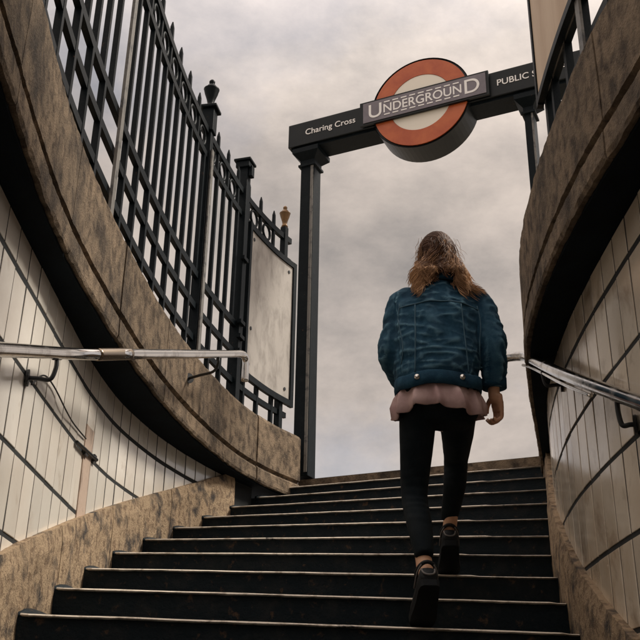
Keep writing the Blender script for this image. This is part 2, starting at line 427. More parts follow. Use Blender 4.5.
def tiled_wall(side, WC, CC, stepf, d0, d1, joints, pl_joints, root, skip=None):
    # dark backing that carries tiles; goes well below the steps
    b = MB(); rs = []
    dd = list(np.arange(-3.2, d1 + 0.35, 0.12))
    for d in dd:
        rs.append([WC.at(d, -1.6, 0.0025, side), WC.at(d, 1.52, 0.0025, side), WC.at(d, 1.52, 0.25, side), WC.at(d, -1.6, 0.25, side)])
    b.rings(rs).build('backing', M_GROUT, root)
    for d in WC.walk(d0, d1, TW):
        tv = WC.tangent(d); nv = WC.normal(d, side)
        # tile local x along the wall, local y into the stairwell
        base = Matrix(((tv.x, -nv.x, 0), (tv.y, -nv.y, 0), (0, 0, 1)))
        if base.determinant() < 0:
            base = Matrix(((-tv.x, -nv.x, 0), (-tv.y, -nv.y, 0), (0, 0, 1)))
        lowest = stepf(d) + 0.08
        for r in range(-1, 7):
            hc = 1.486 - top_h / 2 - 0.002 if r < 0 else JOINT - TH * (r + 0.5)
            if r >= 0 and hc + TH / 2 < lowest: break
            if skip and skip(d, hc): continue
            R = base @ Matrix.Rotation(random.gauss(0, 0.004), 3, 'Z') @ Matrix.Rotation(random.gauss(0, 0.004), 3, 'X')
            p = WC.at(d, hc, 0.014 + random.uniform(-.001, .001), side)
            place('tile', TILES_TOP[side] if r < 0 else TILES[side], root, p, R.to_euler())
    # coping stones
    for a, z in zip(joints[:-1], joints[1:]):
        b = MB(); rs = []
        da, dz = a + 0.004, z - 0.004
        k = max(2, int((dz - da) / 0.02))
        wob = random.uniform(-.004, .004)
        for i in range(k + 1):
            d = da + (dz - da) * i / k
            j = lambda q, s_: (noise.noise(Vector((d * 9, q * 3.3, side * 7))) + .9 * noise.noise(Vector((d * 31, q * 3.3, side * 7)))) * s_
            pr = [(0.004 + j(1, .004), 1.5 + j(2, .005)), (-0.002 + j(3, .003), 1.515), (0.0 + j(4, .003), 1.592 + j(5, .002)), (0.014, 1.607), (0.026, 1.612), (0.026, 1.622),
                  (0.004 + j(6, .003), 1.634), (0.004 + j(7, .003), 1.78), (0.004 + j(8, .003), 1.955 + j(9, .004)), (0.016 + j(10, .004), 1.978 + j(11, .003)), (0.05, 1.985), (0.42, 1.985), (0.42, 1.6), (0.30, 1.5)]
            rs.append([CC.at(d, h, o + wob, side) for o, h in pr])
        b.rings(rs).build('coping_stone', M_STONE, root)
    # soffit under the coping, its shade put into the near-black colour
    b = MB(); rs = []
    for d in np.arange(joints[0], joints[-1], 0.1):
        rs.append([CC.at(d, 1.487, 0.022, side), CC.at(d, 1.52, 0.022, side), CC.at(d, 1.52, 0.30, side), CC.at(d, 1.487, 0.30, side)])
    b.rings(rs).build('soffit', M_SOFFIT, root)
    # plinth stones following the rise of the stairs
    for a, z in zip(pl_joints[:-1], pl_joints[1:]):
        b = MB(); rs = []
        da, dz = a + 0.004, z - 0.004; k = max(3, int((dz - da) / 0.03))
        for i in range(k + 1):
            d = da + (dz - da) * i / k; s0 = stepf(d)
            ring = []
            for q in range(9):
                u = q / 8; hh = s0 - 0.32 + (0.32 + 0.225) * u
                bulge = 0.038 + 0.006 * noise.noise(Vector((d * 8, hh * 8, side * 3))) + 0.004 * noise.noise(Vector((d * 30, hh * 30, side)))
                if q == 8: bulge -= 0.012
                ring.append(WC.at(d, hh + (0.004 * noise.noise(Vector((d * 20, 3, side))) if q == 8 else 0), -bulge, side))
            ring += [WC.at(d, s0 + 0.222, 0.03, side), WC.at(d, s0 - 0.32, 0.03, side)]
            rs.append(ring)
        b.rings(rs).build('plinth_stone', M_PLINTH, root)

left_wall = thing('tiled_wall', LW.at(3.4, -1.5, 0, -1), 'concave cream tiled stairwell wall under the stone coping and tall spiked railing with a cemented repair strip', 'wall')
def lskip(d, hc): return 4.02 < d < 4.20 and hc < 1.2
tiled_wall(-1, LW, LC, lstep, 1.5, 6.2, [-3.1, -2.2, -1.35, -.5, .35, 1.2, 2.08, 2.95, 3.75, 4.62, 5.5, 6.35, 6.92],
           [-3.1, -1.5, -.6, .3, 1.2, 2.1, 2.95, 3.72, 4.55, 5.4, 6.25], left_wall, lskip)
right_wall = thing('tiled_wall', RW.at(3.4, -1.5, 0, 1), 'convex cream tiled stairwell wall bulging towards the steps under a stained stone coping', 'wall')
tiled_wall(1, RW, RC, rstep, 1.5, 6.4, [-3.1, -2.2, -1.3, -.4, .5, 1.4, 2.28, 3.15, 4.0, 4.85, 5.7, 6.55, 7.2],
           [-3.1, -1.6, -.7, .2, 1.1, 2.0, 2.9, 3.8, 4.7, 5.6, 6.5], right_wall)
# cement repair where tiles are missing
b = MB(); rs = []
for i in range(9):
    hh = lstep(4.11) + 0.1 + (1.2 - lstep(4.11) - 0.1) * i / 8
    j = lambda q: 0.006 * noise.noise(Vector((hh * 9, q, 0)))
    rs.append([LW.at(4.045 + j(1), hh, 0.016, -1), LW.at(4.045 + j(1), hh, -0.004 + j(2) * .5, -1), LW.at(4.18 + j(3), hh, -0.004 + j(4) * .5, -1), LW.at(4.18 + j(3), hh, 0.016, -1)])
b.rings(rs).build('cement_repair', M_PATCH, left_wall)

# ------------------------------------------------------------------ handrails
def smooth_path(pts, n=8):
    pts = [Vector(p) for p in pts]; r = []
    for i in range(len(pts) - 1):
        p0, p1, p2, p3 = pts[max(i - 1, 0)], pts[i], pts[i + 1], pts[min(i + 2, len(pts) - 1)]
        for k in range(n):
            t = k / n
            r.append(0.5 * ((2 * p1) + (p2 - p0) * t + (2 * p0 - 5 * p1 + 4 * p2 - p3) * t * t + (3 * p1 - p0 - 3 * p2 + p3) * t**3))
    r.append(pts[-1]); return r
RR = 0.0225
lr = thing('handrail', W(-.92, 2.5, .1), 'left steel handrail fixed along the concave tiled wall, its end turned down in a hook', 'handrail')
pts = [W(-.80, 1.2, .50), W(-.87, 1.9, .73), W(-.91, 2.49, .955), W(-.915, 3.13, 1.19), W(-.865, 3.36, 1.275), W(-.83, 3.48, 1.325)]
pr = [W(-.82, 3.5, 1.33), W(-.785, 3.605, 1.373), W(-.715, 4.027, 1.537), W(-.62, 4.514, 1.726), W(-.52, 5.056, 1.937)]
MB().tube(smooth_path(pts), RR, 16).build('rail_tube', M_STEEL, lr, smooth=True)
MB().tube(smooth_path(pr + [W(-.475, 5.24, 2.008), W(-.457, 5.30, 2.018), W(-.450, 5.33, 1.99), W(-.450, 5.335, 1.87)]), RR, 16).build('rail_tube', M_STEEL, lr, smooth=True)
MB().tube(smooth_path([W(-.862, 3.37, 1.279), W(-.818, 3.50, 1.331), W(-.787, 3.60, 1.371)]), RR * 1.12, 16).build('sleeve', M_SLEEVE, lr, smooth=True)
def bracket(parent, top, wallp, along):
    """Bent rod from under the rail, down and back to a plate on the wall."""
    top, wallp = Vector(top), Vector(wallp); dn = Vector((0, 0, -1))
    low = top + dn * 0.075
    path = smooth_path([top, top + dn * 0.035, low + (wallp - low) * 0.15, low + (wallp - low) * 0.6, wallp])
    MB().tube(path, 0.008, 10).build('bracket', M_BLACK, parent, smooth=True)
    d = (wallp - low); d.z = 0; d.normalize()
    MB().tube([wallp - d * 0.001, wallp - d * 0.010], 0.030, 16).build('bracket_plate', M_BLACK, parent)
    MB().tube([top + along * -0.05 + dn * -0.004, top + along * 0.05 + dn * -0.004 ], 0.007, 8).build('bracket_saddle', M_BLACK, parent)
for d, x, h in ((2.42, -.907, .928), (3.05, -.917, 1.16)):
    t = Vector((0, 1, .38)).normalized()
    bracket(lr, W(x, d, h - RR), LW.at(d - .02, h - 0.10, -0.001, -1), t)
bracket(lr, W(-.56, 4.84, 1.832), LC.at(5.05, 1.78, 0.002, -1), Vector((0, 1, .38)).normalized())
rr_ = thing('handrail', W(.92, 2.5, 0), 'right steel handrail fixed along the convex tiled wall, level end crossed by a short upright', 'handrail')
rp_ = [W(.885, 1.2, .25), W(.895, 1.9, .56), W(.912, 2.5, .83), W(.935, 3.38, 1.24), W(.965, 3.98, 1.53), W(.955, 4.14, 1.60), W(.915, 4.28, 1.645), W(.86, 4.36, 1.655)]
MB().tube(smooth_path(rp_), 0.0235, 16).build('rail_tube', M_STEEL, rr_, smooth=True)
MB().tube([p + Vector((0, 0, -0.042)) for p in smooth_path([W(.925, 3.0, 1.062), W(.935, 3.38, 1.24), W(.962, 3.95, 1.515), W(.958, 4.10, 1.582)])], 0.007, 8).build('guide_strip', M_STEEL, rr_, smooth=True)
up_ = MB(); up_.lathe(W(.90, 4.36, 1.555), [(.012, 0), (.022, .006), (.022, .07), (.016, .078), (.014, .13), (.020, .14), (.020, .185), (.010, .20)], 16)
up_.build('end_upright', M_BLACK, rr_, smooth=True)
for d, x, h in ((2.72, .917, .93), (3.72, .952, 1.405)):
    bracket(rr_, W(x, d, h - RR), RW.at(d - .02, h - 0.10, -0.001, 1), Vector((0, 1, .45)).normalized())
# loose cable and small clamp on the left wall
cab = MB().tube(smooth_path([LW.at(3.10, 1.06, -.004, -1), LW.at(3.2, 1.13, -.014, -1), LW.at(3.38, 1.15, -.010, -1), LW.at(3.6, 1.12, -.016, -1), LW.at(3.78, 1.12, -.010, -1), LW.at(4.04, 1.13, -.006, -1)]), 0.0035, 6)
tag(cab.build('cable', M_BLACK, origin=LW.at(3.5, 1.1, 0, -1), smooth=True), 'thin loose black cable across the left tiles below the handrail', 'cable')
cl = MB().tube([LW.at(3.86, 1.065, -.012, -1), LW.at(4.24, 1.085, -.014, -1)], 0.008, 8)
cl.box(LW.at(4.05, 1.07, -.010, -1), (.012, .05, .03)); cl.box(LW.at(4.22, 1.085, -.008, -1), (.012, .04, .035))
tag(cl.build('pipe_clamp', M_BLACK, origin=LW.at(4.0, 1.06, 0, -1)), 'short dark iron clamp across the cement repair strip on the left wall', 'clamp')

# ------------------------------------------------------------------ railings
H_C, H_B, H_A, H_S, H_T = 2.12, 2.33, 2.54, 3.43, 3.62
def bar_mesh(z0, z1, spear, r=0.0145):
    b = MB(); b.rings([[Vector((x * r, y * r, z)) for x, y in ((-1, -1), (1, -1), (1, 1), (-1, 1))] for z in (z0, z1)])
    if spear:
        ring = lambda rad, z: [Vector((x * rad, y * rad, z)) for x, y in ((-1, -1), (1, -1), (1, 1), (-1, 1))]
        b.rings([ring(r * 1.25, z1 + .002), ring(r * 1.25, z1 + .03), ring(r * 1.0, z1 + .034), ring(r * .9, z1 + .12), ring(.003, z1 + .16)])
    me = b.mesh('bar'); me.materials.append(M_IRON); return me
BAR_UP = bar_mesh(H_A, H_S, False, 0.0125)
SPEAR = bar_mesh(H_S, H_T, True, 0.0115)
BAR_LOW = bar_mesh(1.985, H_A - 0.004, False, 0.014)
def ring_mesh(R, r):
    b = MB(); b.tube([Vector((0, R * math.cos(t), R * math.sin(t))) for t in [2 * math.pi * k / 14 for k in range(14)]], r, 5, closed=True)
    me = b.mesh('scroll', smooth=True); me.materials.append(M_IRON); return me
SCROLL = ring_mesh(0.062, 0.011)
def fence(root, CC, side, off, d0, d1, posts):
    for h, w, t in ((H_C, .024, .042), (H_B, .024, .042), (H_A, .028, .046), (H_S, .028, .044), (H_T, .032, .048)):
        rs = []
        for d in np.linspace(d0, d1, int((d1 - d0) / 0.06)):
            rs.append([CC.at(d, h + y * t / 2, off + x * w / 2, side) for x, y in ((-1, -1), (1, -1), (1, 1), (-1, 1))])
        MB().rings(rs).build('rail', M_IRON, root)
    rot = lambda d: (0, 0, -math.atan(CC.slope(d)))
    for i, d in enumerate(CC.walk(d0 + .08, d1 - .04, .150)):
        if min(abs(d - q) for q in posts) < .05: continue
        place('bar', BAR_UP, root, CC.at(d, 0, off, side), rot(d))
    for d in CC.walk(d0 + .06, d1 - .04, .225):
        if min(abs(d - q) for q in posts) < .06: continue
        place('spear', SPEAR, root, CC.at(d, 0, off, side), rot(d))
    for d in CC.walk(d0 + .12, d1 - .04, .225):
        if min(abs(d - q) for q in posts) < .07: continue
        place('bar', BAR_LOW, root, CC.at(d, 0, off + .0, side), rot(d))
    for d in CC.walk(d0 + .06 + .1125, d1 - .04, .225):
        if min(abs(d - q) for q in posts) < .06: continue
        place('scroll', SCROLL, root, CC.at(d, (H_S + H_T) / 2, off, side), rot(d))
def Rz(a): return Matrix.Rotation(a, 3, 'Z')
lf = thing('iron_railing', LC.at(3.5, 1.985, .07, -1), 'tall black spiked iron railing standing on the coping above the concave tiled wall', 'railing')
LOFF = 0.07
fence(lf, LC, -1, LOFF, 1.4, 6.80, [1.85, 3.55, 5.28, 6.05, 6.72])
R_ = lambda d: Rz(-math.atan(LC.slope(d)))
# flat stanchions, worn to grey
for d in (1.85, 3.55):
    MB().box(LC.at(d, 2.78, LOFF - .03, -1), (.014, .05, 1.60), R_(d)).build('stanchion', M_POST, lf)
# lamp-topped post
MB().box(LC.at(5.28, 2.80, LOFF, -1), (.06, .06, 1.64), R_(5.28)).build('post', M_IRON, lf, bevel=.004)
MB().box(LC.at(5.28, 2.74, LOFF - .04, -1), (.010, .045, 1.48), R_(5.28)).build('stanchion', M_POST, lf)
pb = MB().box(LC.at(5.28, 3.71, LOFF, -1), (.085, .085, .18), R_(5.28)); pb.box(LC.at(5.28, 3.812, LOFF, -1), (.125, .125, .022), R_(5.28))
pb.build('post_cap', M_IRON, lf, bevel=.005)
FIN = [(.020, 0), (.034, .008), (.028, .022), (.022, .04), (.030, .075), (.045, .12), (.052, .15), (.055, .158), (.040, .168), (.030, .188), (.012, .198), (.020, .210), (.021, .224), (.010, .238)]
MB().lathe(LC.at(5.28, 3.823, LOFF, -1), FIN, 16).build('finial', M_IRON, lf, smooth=True)
MB().lathe(LC.at(5.36, 3.66, LOFF + .02, -1), [(.018, 0), (.030, .01), (.024, .09), (.034, .10), (.034, .115), (.012, .125)], 12).build('finial', M_IRON, lf, smooth=True)
# square post with a flat cap
MB().box(LC.at(6.05, 2.90, LOFF, -1), (.075, .075, 1.86), R_(6.05)).build('post', M_IRON, lf, bevel=.004)
pb = MB().box(LC.at(6.05, 3.85, LOFF, -1), (.11, .11, .05), R_(6.05)); pb.box(LC.at(6.05, 3.887, LOFF, -1), (.135, .135, .02), R_(6.05))
pb.box(LC.at(6.05, 3.80, LOFF - .055, -1), (.03, .05, .09), R_(6.05))
pb.build('post_cap', M_IRON, lf, bevel=.004)
for hh in (3.05, 2.55, 2.44, 2.33): MB().box(LC.at(6.03, hh, LOFF - .045, -1), (.03, .085, .028), R_(6.03)).build('hinge', M_IRON, lf)
# small end post with a brass finial
MB().box(LC.at(6.72, 2.85, LOFF, -1), (.05, .05, 1.72), R_(6.72)).build('post', M_IRON, lf, bevel=.004)
MB().lathe(LC.at(6.72, 3.71, LOFF, -1), [(r * .85, q * .85) for r, q in FIN], 16).build('finial', M_BRASS, lf, smooth=True)

# board fixed to the railing beside the gantry post
bd = thing('notice_board', LC.at(6.45, 2.18, .0, -1), 'tall weathered pale panel in a dark frame fixed to the railing beside the gantry post', 'board')
D0, D1, B0, B1 = 6.16, 6.80, 2.24, 3.37
def strip(c, side, d0, d1, h0, h1, o0, o1, k=8):
    b = MB(); rs = []
    for d in np.linspace(d0, d1, k):
        rs.append([c.at(d, h0, o0, side), c.at(d, h1, o0, side), c.at(d, h1, o1, side), c.at(d, h0, o1, side)])
    return b.rings(rs)
strip(LC, -1, D0, D1, B0, B1, .036, .05).build('panel', M_BOARD, bd)
for d0, d1, h0, h1 in ((D0 - .035, D0 - .001, B0 - .05, B1 + .05), (D1 + .001, D1 + .04, B0 - .05, B1 + .05), (D0, D1, B1 + .001, B1 + .048), (D0, D1, B0 - .048, B0 - .001)):
    strip(LC, -1, d0, d1, h0, h1, .024, .052).build('frame_bar', M_IRON, bd)
for d, h in ((D0 + .05, B1 - .06), (D1 - .05, B1 - .06), (D0 + .05, B0 + .07), (D1 - .06, B0 + .07), (D0 + .06, B0 + .35)):
    MB().tube([LC.at(d, h, .040, -1), LC.at(d, h, .030, -1)], .014, 10).build('fixing', M_BLACK, bd)

rf = thing('iron_railing', RC.at(2.5, 1.985, .07, 1), 'black spiked iron railing behind the tan board on the coping above the convex wall', 'railing')
fence(rf, RC, 1, .09, 1.3, 3.14, [1.75, 3.1])
RR_ = lambda d: Rz(-math.atan(RC.slope(d)))
MB().box(RC.at(3.12, 2.78, .095, 1), (.04, .04, 1.58), RR_(3.12)).build('post', M_IRON, rf, bevel=.004)
MB().box(RC.at(2.52, 2.46, .062, 1), (.010, .04, .94), RR_(2.52)).build('stanchion', M_POST, rf)
rb = thing('notice_board', RC.at(2.9, 2.3, .04, 1), 'long tan back board fixed inside the railing above the convex tiled wall', 'board')
strip(RC, 1, 1.5, 3.12, 2.34, 3.58, .05, .066, 24).build('panel', M_WOODB, rb)
strip(RC, 1, 1.5, 3.12, 2.305, 2.338, .044, .07, 24).build('frame_bar', M_IRON, rb)
strip(RC, 1, 3.122, 3.15, 2.30, 3.58, .044, .07, 3).build('frame_bar', M_IRON, rb)
for h in (2.98, 3.10, 3.2, 3.3, 3.42):
    MB().box(RC.at(3.17, h, .055, 1), (.025, .035, .035), RR_(3.17)).build('clip', M_BLACK, rb, bevel=.006)

# ------------------------------------------------------------------ station gantry
A = Vector((-.16, 6.98)); Bp = Vector((1.78, 6.06))              # beam ends in plan
ax = (Bp - A).normalized(); ax3 = Vector((ax.x, ax.y, 0)); nf = Vector((ax.y, -ax.x, 0))   # nf faces the stairs
if nf.y > 0: nf = -nf
RG = Matrix((ax3, -nf, Vector((0, 0, 1)))).transposed()
def G(u, v, h): return Vector((A.x, A.y, Z0 + h)) + ax3 * u - nf * v    # u along beam, v away from the viewer
BH0, BH1, BT = 4.68, 4.92, 0.26
ga = thing('station_gantry', G(0.05, 0, STREET), 'black station gantry sign over the stair head with two posts and a red ring sign', 'sign')
UL = -0.17; UR = 2.55
bm_ = MB().box(G((UL + UR) / 2, BT / 2, (BH0 + BH1) / 2), (UR - UL, BT, BH1 - BH0), RG)
bm_.build('beam', M_SIGN, ga, bevel=.006)
MB().box(G((UL + UR) / 2, BT / 2, BH0 - .012), (UR - UL - .04, BT - .05, .022), RG).build('beam_underside', M_IRON, ga)
# left post with capital
def gpost(u, w, t, cap=True):
    MB().box(G(u, BT / 2, (BH0 - .14 + STREET) / 2), (w, t, BH0 - .14 - STREET), RG).build('post', M_IRON, ga, bevel=.006)
    MB().box(G(u + w * .36, BT / 2 - t / 2 - .004, (BH0 - .14 + STREET) / 2), (w * .2, .006, BH0 - .2 - STREET), RG).build('lit_edge_strip', M_POST, ga)  # pale strip stands in for light along the post's right edge
    b = MB()
    hw, ht = w / 2, t / 2
    b.rings([[G(u + x * (hw + e_), BT / 2 + y * (ht + e_), h) for x, y in ((-1, -1), (1, -1), (1, 1), (-1, 1))]
             for e_, h in ((.0, BH0 - .20), (.018, BH0 - .195), (.018, BH0 - .175), (.004, BH0 - .165), (.004, BH0 - .13), (.06, BH0 - .07), (.06, BH0 - .026))])
    b.build('capital', M_IRON, ga)
gpost(0.0, .13, .14); gpost(1.965, .075, .12)
# roundel drum: red ring, white centre, dark rim
UC = 1.085; HC = (BH0 + BH1) / 2 + .005; RO_, RI, DEP = .425, .275, .25
FV = -0.016
def circ(r, v, n=64): return [G(UC + r * math.cos(2 * math.pi * k / n), v, HC + r * math.sin(2 * math.pi * k / n)) for k in range(n)]
b = MB(); b.rings([circ(RO_, FV + .02), circ(RO_ + .012, FV + .02), circ(RO_ + .018, FV + .008), circ(RO_ + .018, FV + DEP), circ(RO_ - .02, FV + DEP)], closed=False)
b.build('drum', M_SIGN, ga)
b = MB(); b.rings([circ(RI, FV + .012), circ(RI, FV + .002), circ(RO_ - .004, FV + .002), circ(RO_ - .004, FV + .012)], closed=True); b.build('ring', M_RED, ga)
b = MB(); b.rings([circ(RI - .002, FV + .016), circ(RI - .002, FV + .006)]); b.build('centre_disc', M_WHITE, ga)
# the beam's name plate passes in front of the drum
MB().box(G(UC + .03, FV - .014, HC), (1.14, .022, BH1 - BH0 - .004), RG).build('name_bar', M_SIGN, ga)
PL = 1.085
MB().box(G(UC + .035, FV - .0285, HC), (PL, .006, .20), RG).build('name_plate', M_PLATE, ga)
def text(body, u, h, size, v, matl, spacing=1.0, offset=0.0, align='LEFT'):
    c = bpy.data.curves.new('lettering', 'FONT'); c.body = body; c.size = size; c.extrude = 0.001; c.offset = offset
    c.space_character = spacing; c.align_x = align
    o = bpy.data.objects.new('tmp', c); COL.objects.link(o)
    dg = bpy.context.evaluated_depsgraph_get()
    me = bpy.data.meshes.new_from_object(o.evaluated_get(dg)); bpy.data.objects.remove(o)
    base = G(u, v, h) - ga.matrix_world.translation
    Mx = Matrix((ax3, Vector((0, 0, 1)), ax3.cross(Vector((0, 0, 1))))).transposed()
    for q in me.vertices: q.co = Mx @ q.co + base
    ob = bpy.data.objects.new('lettering', me); me.materials.clear(); me.materials.append(matl)
    COL.objects.link(ob); ob.parent = ga
    xs = [q.co.dot(ax3) for q in me.vertices]
    return ob, (max(xs) - min(xs))
TV = FV - .0335
text('Charing Cross', UL + .17, HC - .030, .083, -.003, M_LETTER, offset=.0006)
text('PUBLIC SUBWAY', UC + .655, HC - .030, .083, -.003, M_LETTER, offset=.0006)
text('U', UC - .465, HC - .066, .197, TV, M_LETTER, offset=.001)
text('D', UC + .385, HC - .066, .197, TV, M_LETTER, offset=.001)
o_, wid = text('NDERGROUN', UC - .325, HC - .041, .121, TV, M_LETTER, offset=.0012)
k_ = .69 / wid
base = G(UC - .325, TV, HC) - ga.matrix_world.translation
for q in o_.data.vertices:
    du = (q.co - base).dot(ax3); q.co += ax3 * (du * (k_ - 1))
for i in range(9):
    u = UC - .325 + .69 * (i + .5) / 9
    for hh in (.064, -.064): MB().box(G(u, TV, HC + hh), (.052, .003, .011), RG).build('lettering_dash', M_LETTER, ga)

# ------------------------------------------------------------------ person climbing the stairs
def bake(mb, voxel, iters=6, name='tmp'):
    """Voxel-remesh a union of lofts into one continuous skin and return it as a new MB."""
    me = mb.mesh(name); o = bpy.data.objects.new(name, me); COL.objects.link(o)
    r = o.modifiers.new('r', 'REMESH'); r.mode = 'VOXEL'; r.voxel_size = voxel
    s = o.modifiers.new('s', 'SMOOTH'); s.factor = 0.5; s.iterations = iters
    dg = bpy.context.evaluated_depsgraph_get(); ev = bpy.data.meshes.new_from_object(o.evaluated_get(dg))
    out_ = MB(); out_.v = [q.co.copy() for q in ev.vertices]; out_.f = [tuple(p.vertices) for p in ev.polygons]
    bpy.data.objects.remove(o); return out_
def oval(c, rx, ry, n=28, ex=2.3, tilt=0.0, yaw=0.0):
    c = Vector(c); r = []
    for k in range(n):
        t = 2 * math.pi * k / n; cx, sx = math.cos(t), math.sin(t)
        q = Vector((math.copysign(abs(cx)**(2 / ex), cx) * rx, math.copysign(abs(sx)**(2 / ex), sx) * ry, 0))
        q.z = q.y * tilt
        r.append(c + Matrix.Rotation(yaw, 3, 'Z') @ q)
    return r
person = thing('person', W(.42, 3.5, .30), 'person in blue denim jacket and black jeans climbing the steps, long brown hair half tied', 'person')
PO = Vector(person.location)
def P(x, d, h): return W(x, d, h)
# joints
hipL, kneeL, ankL = P(.398, 3.53, 1.175), P(.380, 3.60, .805), P(.392, 3.40, .473)
hipR, kneeR, ankR = P(.558, 3.53, 1.18), P(.600, 3.94, 1.04), P(.573, 4.05, .735)
shL, elL, wrL = P(.352, 3.60, 1.635), P(.302, 3.59, 1.375), P(.345, 3.82, 1.35)
shR, elR, wrR = P(.655, 3.60, 1.640), P(.718, 3.52, 1.40), P(.712, 3.57, 1.225)
neck, head = P(.502, 3.63, 1.74), P(.510, 3.66, 1.862)

# trousers
b = MB()
b.rings([oval(P(.478, 3.545, 1.07), .135, .085), oval(P(.478, 3.535, 1.12), .162, .113), oval(P(.478, 3.53, 1.19), .160, .114), oval(P(.478, 3.54, 1.27), .158, .108), oval(P(.478, 3.55, 1.33), .148, .10)])
def limb(b, pts, rad, seg=18): b.tube(smooth_path(pts, 8), np.interp(np.linspace(0, len(pts) - 1, 8 * (len(pts) - 1) + 1), range(len(pts)), rad), seg)
limb(b, [hipL + Vector((0, 0, .02)), hipL.lerp(kneeL, .45), kneeL, kneeL.lerp(ankL, .38) + Vector((0, -.025, 0)), ankL + Vector((0, .016, .064))], [.082, .069, .052, .050, .035])
limb(b, [hipR + Vector((0, 0, .02)), hipR.lerp(kneeR, .45) + Vector((0, 0, -.015)), kneeR, kneeR.lerp(ankR, .38) + Vector((0, -.035, 0)), ankR + Vector((0, -.006, .058))], [.082, .070, .053, .050, .035])
tr = bake(b, .010, 6)
for q in tr.v:      # creases behind the knee and down the shin
    k = noise.noise(Vector((q.x * 14, q.y * 14, q.z * 34))) * .0035 + noise.noise(q * 9) * .004
    c_ = (kneeL if q.x < .478 else kneeR); k += .003 * math.sin((q.z - c_.z) * 190 + 3 * noise.noise(q * 12)) * max(0, 1 - abs(q.z - c_.z + .03) / .16)
    q.y -= k
tr.build('jeans', M_JEANS, person, smooth=True)

# skin: head, neck, trunk, arms and lower legs in one continuous surface, with separate fingers
b = MB()
def ell(c, rx, ry, rz, n=20, m_=14):
    c = Vector(c); b.rings([[c + Vector((rx * math.sin(t) * math.cos(p_), ry * math.sin(t) * math.sin(p_), rz * math.cos(t))) for p_ in [2 * math.pi * k / n for k in range(n)]] for t in np.linspace(.12, math.pi - .12, m_)])
ell(head, .074, .092, .108); ell(head + Vector((0, .03, -.055)), .054, .066, .058)
ell(head + Vector((0, .098, -.018)), .013, .020, .026, 10, 8)
for s in (-1, 1): ell(head + Vector((s * .075, .0, -.012)), .010, .020, .031, 10, 8)
limb(b, [neck + Vector((0, -.03, -.08)), neck, head + Vector((0, 0, -.05))], [.062, .053, .052])
b.rings([oval(P(.478, 3.54, 1.10), .12, .085), oval(P(.48, 3.54, 1.28), .125, .085), oval(P(.485, 3.57, 1.48), .14, .095), oval(P(.498, 3.595, 1.64), .14, .085), oval(P(.50, 3.60, 1.71), .07, .06)])
limb(b, [shL, elL + Vector((.012, 0, 0)), wrL], [.040, .026, .022]); limb(b, [shR, elR + Vector((-.012, 0, 0)), wrR + Vector((-.004, 0, 0)), wrR + Vector((.004, .012, -.03))], [.040, .026, .024, .025])
limb(b, [hipL, kneeL, kneeL.lerp(ankL, .6) + Vector((0, -.006, 0)), ankL + Vector((0, .006, 0)), ankL + Vector((0, .02, -.045))], [.06, .034, .030, .031, .024])
limb(b, [hipR, kneeR, kneeR.lerp(ankR, .6) + Vector((0, -.010, 0)), ankR + Vector((0, .0, 0)), ankR + Vector((0, .02, -.045))], [.06, .034, .030, .031, .024])
palmR = wrR + Vector((.012, .020, -.052)); palmL = wrL + Vector((.035, .065, .005))
def palm(c, axis, side_):
    for k in range(4):
        o2 = c + side_ * (.0195 * (k - 1.5))
        b.tube([o2 - axis * .045, o2, o2 + axis * .032], [.013, .014, .0115], 10)
axR = Vector((.10, .25, -1)).normalized(); sdR = Vector((-.25, 1, .22)).normalized()
sdR = (sdR - axR * sdR.dot(axR)).normalized(); inR = axR.cross(sdR).normalized()
if inR.x > 0: inR = -inR
palm(palmR, axR, sdR)
axL = Vector((.45, .9, .05)).normalized(); sdL = Vector((0, 0, 1)); inL = Vector((.9, -.4, 0)).normalized()
palm(palmL, axL, sdL)
skin = bake(b, .0075, 3)
def fingers(c, axis, side_, inn, thumb_sign):
    for k, ln in enumerate((.030, .036, .038, .033)):
        r0 = c + side_ * (.0195 * (k - 1.5)) + axis * .026
        p1 = r0 + axis * ln * .9 + inn * .006; p2 = p1 + axis * ln * .25 + inn * ln * .62; p3 = p2 - axis * ln * .35 + inn * ln * .42
        skin.tube(smooth_path([r0 - axis * .012, r0 + axis * .012, p1, p2, p3], 4), list(np.linspace(.0098, .0075, 17)), 10)
    t0 = c + side_ * (.036 * thumb_sign) - axis * .028
    skin.tube(smooth_path([t0 - side_ * .016 * thumb_sign, t0 + inn * .01, t0 + axis * .028 + inn * .024 + side_ * .010 * thumb_sign, t0 + axis * .055 + inn * .032 + side_ * .004 * thumb_sign], 4), list(np.linspace(.0125, .0085, 13)), 10)
fingers(palmR, axR, sdR, inR, 1); fingers(palmL, axL, sdL, inL, 1)
skin.build('body', M_SKIN, person, smooth=True)
for s in (-1, 1):
    e_ = MB().lathe(head + Vector((s * .030, .080, -.004)), [(.001, -.010), (.009, -.006), (.012, 0), (.009, .006), (.001, .010)], 10); e_.build('eye', M_WHITE, person, smooth=True)
MB().tube(smooth_path([head + Vector((-.024, .089, -.066)), head + Vector((0, .098, -.068)), head + Vector((.024, .089, -.066))], 4), .006, 8).build('mouth', mat('lips', (.36, .12, .1), .5), person, smooth=True)

